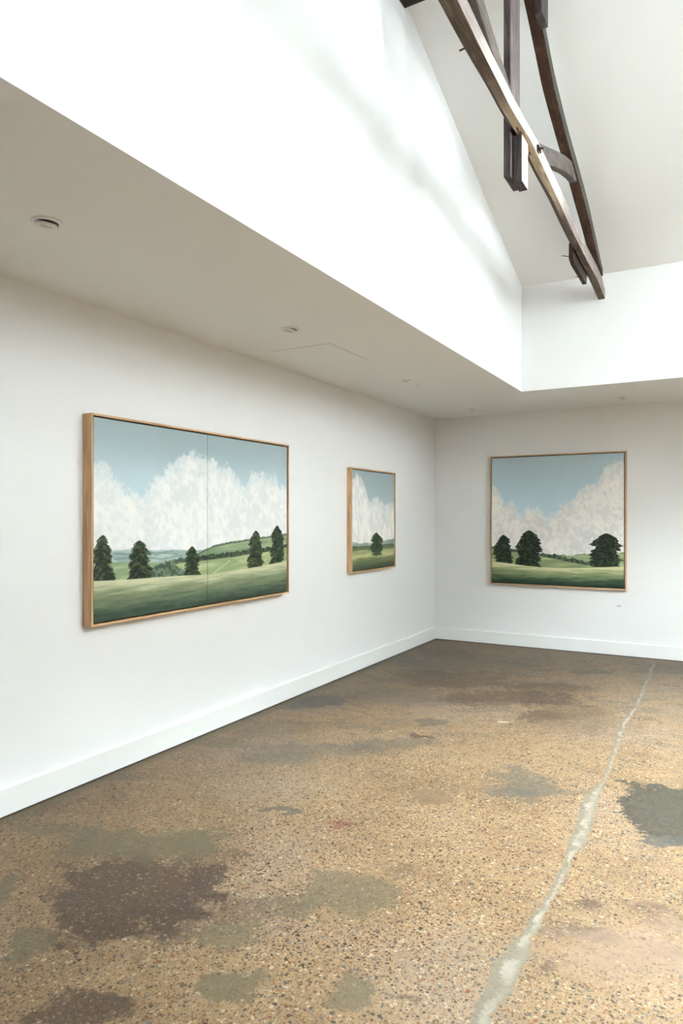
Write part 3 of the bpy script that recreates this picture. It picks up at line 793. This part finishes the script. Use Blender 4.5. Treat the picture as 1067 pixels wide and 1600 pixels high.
def canvas(name, parent, art, W, H, s0, s1, org, ax, nrm, depth, k=KART):
    """one stretched canvas: a fine grid front face with painted colours, and its sides."""
    Wd = s1 - s0; nx = int(Wd / W * (560 if W > 1.5 else (420 if W > 1.2 else 240))); ny = int(H * (290 if W > 1.2 else 300))
    xs = np.linspace(s0, s1, nx); ysv = np.linspace(0, H, ny)
    X, Y = np.meshgrid(xs, ysv)
    img = np.clip(art(X, Y), 0, 255) / 255.0
    lin = np.where(img <= .04045, img / 12.92, ((img + .055) / 1.055) ** 2.4) * k
    lin = np.clip(lin, 0, .92)
    ax, nrm, org = np.array(ax, float), np.array(nrm, float), np.array(org, float)
    co = org + X[..., None] * ax + Y[..., None] * np.array([0, 0, 1.]) + nrm * depth
    co = co.reshape(-1, 3)
    corner = [0, nx - 1, nx * ny - 1, nx * (ny - 1)]
    backv = co[corner] - nrm * depth * 0.72
    allv = np.vstack([co, co[corner], backv])
    i = np.arange(nx - 1)[None, :] + np.arange(ny - 1)[:, None] * nx
    q4 = np.stack([i, i + 1, i + 1 + nx, i + nx], -1).reshape(-1, 4)
    n0 = nx * ny
    sides = [[n0 + a, n0 + (a + 1) % 4, n0 + 4 + (a + 1) % 4, n0 + 4 + a] for a in range(4)] + [[n0 + 4, n0 + 5, n0 + 6, n0 + 7]]
    faces = q4.tolist() + sides
    me = bpy.data.meshes.new(name)
    me.from_pydata(allv.tolist(), [], faces)
    me.materials.append(CANVAS); me.materials.append(EDGE)
    mi = np.zeros(len(faces), np.int32); mi[-5:] = 1
    me.polygons.foreach_set('material_index', mi)
    ca = me.color_attributes.new('paint', 'FLOAT_COLOR', 'POINT')
    data = np.ones((len(allv), 4), np.float32); data[:n0, :3] = lin.reshape(-1, 3); data[n0:, :3] = .03
    ca.data.foreach_set('color', data.ravel())
    me.update()
    bmm = bmesh.new(); bmm.from_mesh(me)
    fn = bmm.faces[:] and next(iter(bmm.faces)).normal
    bmm.free()
    o = bpy.data.objects.new(name, me); col.objects.link(o); o.parent = parent
    return o

def framed(name, label, art, W, H, pos0, depth, wall, splits=1, kart=KART):
    """W,H outer size; pos0 = left bottom corner on the wall (seen from the room)."""
    root = empty(name, pos0)
    tag(root, label, 'painting', 'framed landscape paintings')
    fw, gap = .012, .009
    if wall == 'left': ax, nr = (0, 1, 0), (1, 0, 0)
    else: ax, nr = (1, 0, 0), (0, -1, 0)
    A, Nn = Vector(ax), Vector(nr)
    bm = bmesh.new()
    def bb(s0, s1, z0, z1, d0, d1, mat):
        p = A * s0 + Nn * d0; q_ = A * s1 + Nn * d1
        box(bm, (min(p.x, q_.x), min(p.y, q_.y), z0), (max(p.x, q_.x), max(p.y, q_.y), z1), mat)
    bb(0, fw, 0, H, .001, depth, 0); bb(W - fw, W, 0, H, .001, depth, 0)
    bb(fw, W - fw, 0, fw, .001, depth, 1); bb(fw, W - fw, H - fw, H, .001, depth, 1)
    link('frame', bm, [OAK_V, OAK_HY if wall == 'left' else OAK_HX], parent=root, bevel=.0012)
    bm = bmesh.new(); bb(fw, W - fw, fw, H - fw, .003, depth * .25, 0)
    link('backing_board', bm, GAPM, parent=root)
    iw, ih = W - 2 * (fw + gap), H - 2 * (fw + gap)
    ref = {'a1': (1.94, 1.16), 'a2': (.95, .97), 'a3': (1.455, 1.46)}[art[0]]
    fx, fy = ref[0] / iw, ref[1] / ih
    fn = lambda X, Y: art[1](X * fx, Y * fy)
    for k in range(splits):
        a = iw / splits * k + (.0015 if k else 0); b = iw / splits * (k + 1) - (.0015 if k < splits - 1 else 0)
        org = A * (fw + gap) + Vector((0, 0, fw + gap))
        canvas('canvas', root, fn, iw, ih, a, b, org, ax, nr, depth - .009, kart)
    return root

framed('framed_painting', 'wide two-panel landscape of clouds and five dark trees in a pale oak frame, left wall',
       ('a1', art1), 1.98, 1.197, (0, -5.32, .886), .073, 'left', 2)
framed('framed_painting', 'narrow-looking landscape with a single round green tree, oak framed, left wall near the corner',
       ('a2', art2), .985, 1.008, (0, -2.245, .966), .055, 'left', kart=1.08)
framed('framed_painting', 'square landscape with three dark trees under a large cloud, oak framed, back wall',
       ('a3', art3), 1.494, 1.497, (.711, 0, .715), .05, 'back', kart=1.12)

# wall caption under the square painting
bm = bmesh.new(); box(bm, (2.105, -.003, .527), (2.15, -.0005, .549))
o = link('wall_caption', bm, paint('pale_grey_label_card', (0.60, 0.61, 0.60, 1), .5, 0), bevel=.0005)
tag(o, 'tiny pale grey caption card on the back wall below the square painting', 'label')

# ------------------------------------------------------------------ downlights
LENS = paint('frosted_lamp_lens', (0.62, 0.64, 0.62, 1), .25, 0)
def downlight():
    r = empty('downlight')
    bm = bmesh.new()
    lathe(bm, [(.052, 0), (.052, -.0025), (.049, -.005), (.040, -.006), (.038, -.004), (.038, -.001), (.052, 0)], 56)
    link('trim_ring', bm, ALU, parent=r, smooth=False)
    bm = bmesh.new(); lathe(bm, [(0, -.0012), (.0385, -.0012), (.0385, -.0004), (0, -.0004)], 48)
    link('recess', bm, paint('grey_lamp_recess', (.16, .16, .155, 1), .8, 0), parent=r)
    M = Matrix.Translation((-.002, -.003, -.0065)) @ Matrix.Rotation(math.radians(13), 4, Vector((.3, 1, 0)))
    bm = bmesh.new()
    lathe(bm, [(.0, .0035), (.0345, .0035), (.036, .001), (.0355, -.004), (.033, -.006), (.026, -.006), (.024, -.003), (0, -.003)], 48, 0, M)
    g = link('gimbal', bm, ALU, parent=r)
    bm = bmesh.new(); lathe(bm, [(.0238, -.0028), (.018, -.0045), (0, -.006)], 40, 0, M)
    for k in range(3):
        a = k * 2.094; lathe(bm, [(.007, -.0045), (.005, -.0075), (0, -.008)], 16, 0, M @ Matrix.Translation((.011 * math.cos(a), .011 * math.sin(a), 0)))
    link('lens', bm, LENS, parent=g)
    return r
def copy_tree(o, parent=None):
    c_ = o.copy(); col.objects.link(c_)
    if parent is not None: c_.parent = parent
    for ch in [x for x in bpy.data.objects if x.parent == o and x != c_]:
        copy_tree(ch, c_)
    return c_
spots = [(.736, -6.12, 'white recessed downlight nearest the viewer, largest one in the left soffit', 0),
         (.712, -4.29, 'white recessed downlight in the left soffit beside the access hatch', .5),
         (.690, -2.43, 'white recessed downlight in the left soffit between the access hatch and the corner', 1.0),
         (.677, -.598, 'white recessed downlight at the corner where left and back soffits meet', 1.2),
         (2.227, -.57, 'white recessed downlight above the square painting in the back soffit', 1.6)]
proto = downlight()
for i, (x, y, lb, rz) in enumerate(spots):
    o = proto if i == 0 else copy_tree(proto)
    o.location = (x, y, ZC); o.rotation_euler.z = rz; o.scale = (1.2, 1.2, 1.4)
    tag(o, lb, 'downlight', 'recessed ceiling downlights')

# access hatch: a flush panel with a fine shadow line around it
hr = empty('access_hatch', (.50, -3.56, ZC))
tag(hr, 'flush white access hatch with a hairline outline in the left soffit', 'hatch')
bm = bmesh.new(); box(bm, (-.25, -.29, -.0018), (.25, .29, -.0002)); link('hatch_panel', bm, CEIL, parent=hr)
bm = bmesh.new()
for a, b in (((-.2525, -.2925), (-.25, .2925)), ((.25, -.2925), (.2525, .2925)), ((-.25, -.2925), (.25, -.29)), ((-.25, .29), (.25, .2925))):
    box(bm, (a[0], a[1], -.0012), (b[0], b[1], -.0002))
link('shadow_line', bm, paint('grey_caulk_line', (.42, .40, .37, 1), .8, 0), parent=hr)

# small sprinkler rose
bm = bmesh.new(); lathe(bm, [(0, 0), (.014, 0), (.014, -.003), (.006, -.005), (.005, -.014), (.009, -.016), (0, -.017)], 24)
o = link('sprinkler', bm, ALU); o.location = (.69, -2.163, ZC)
tag(o, 'tiny white ceiling fitting in the left soffit just past the third downlight', 'sprinkler')
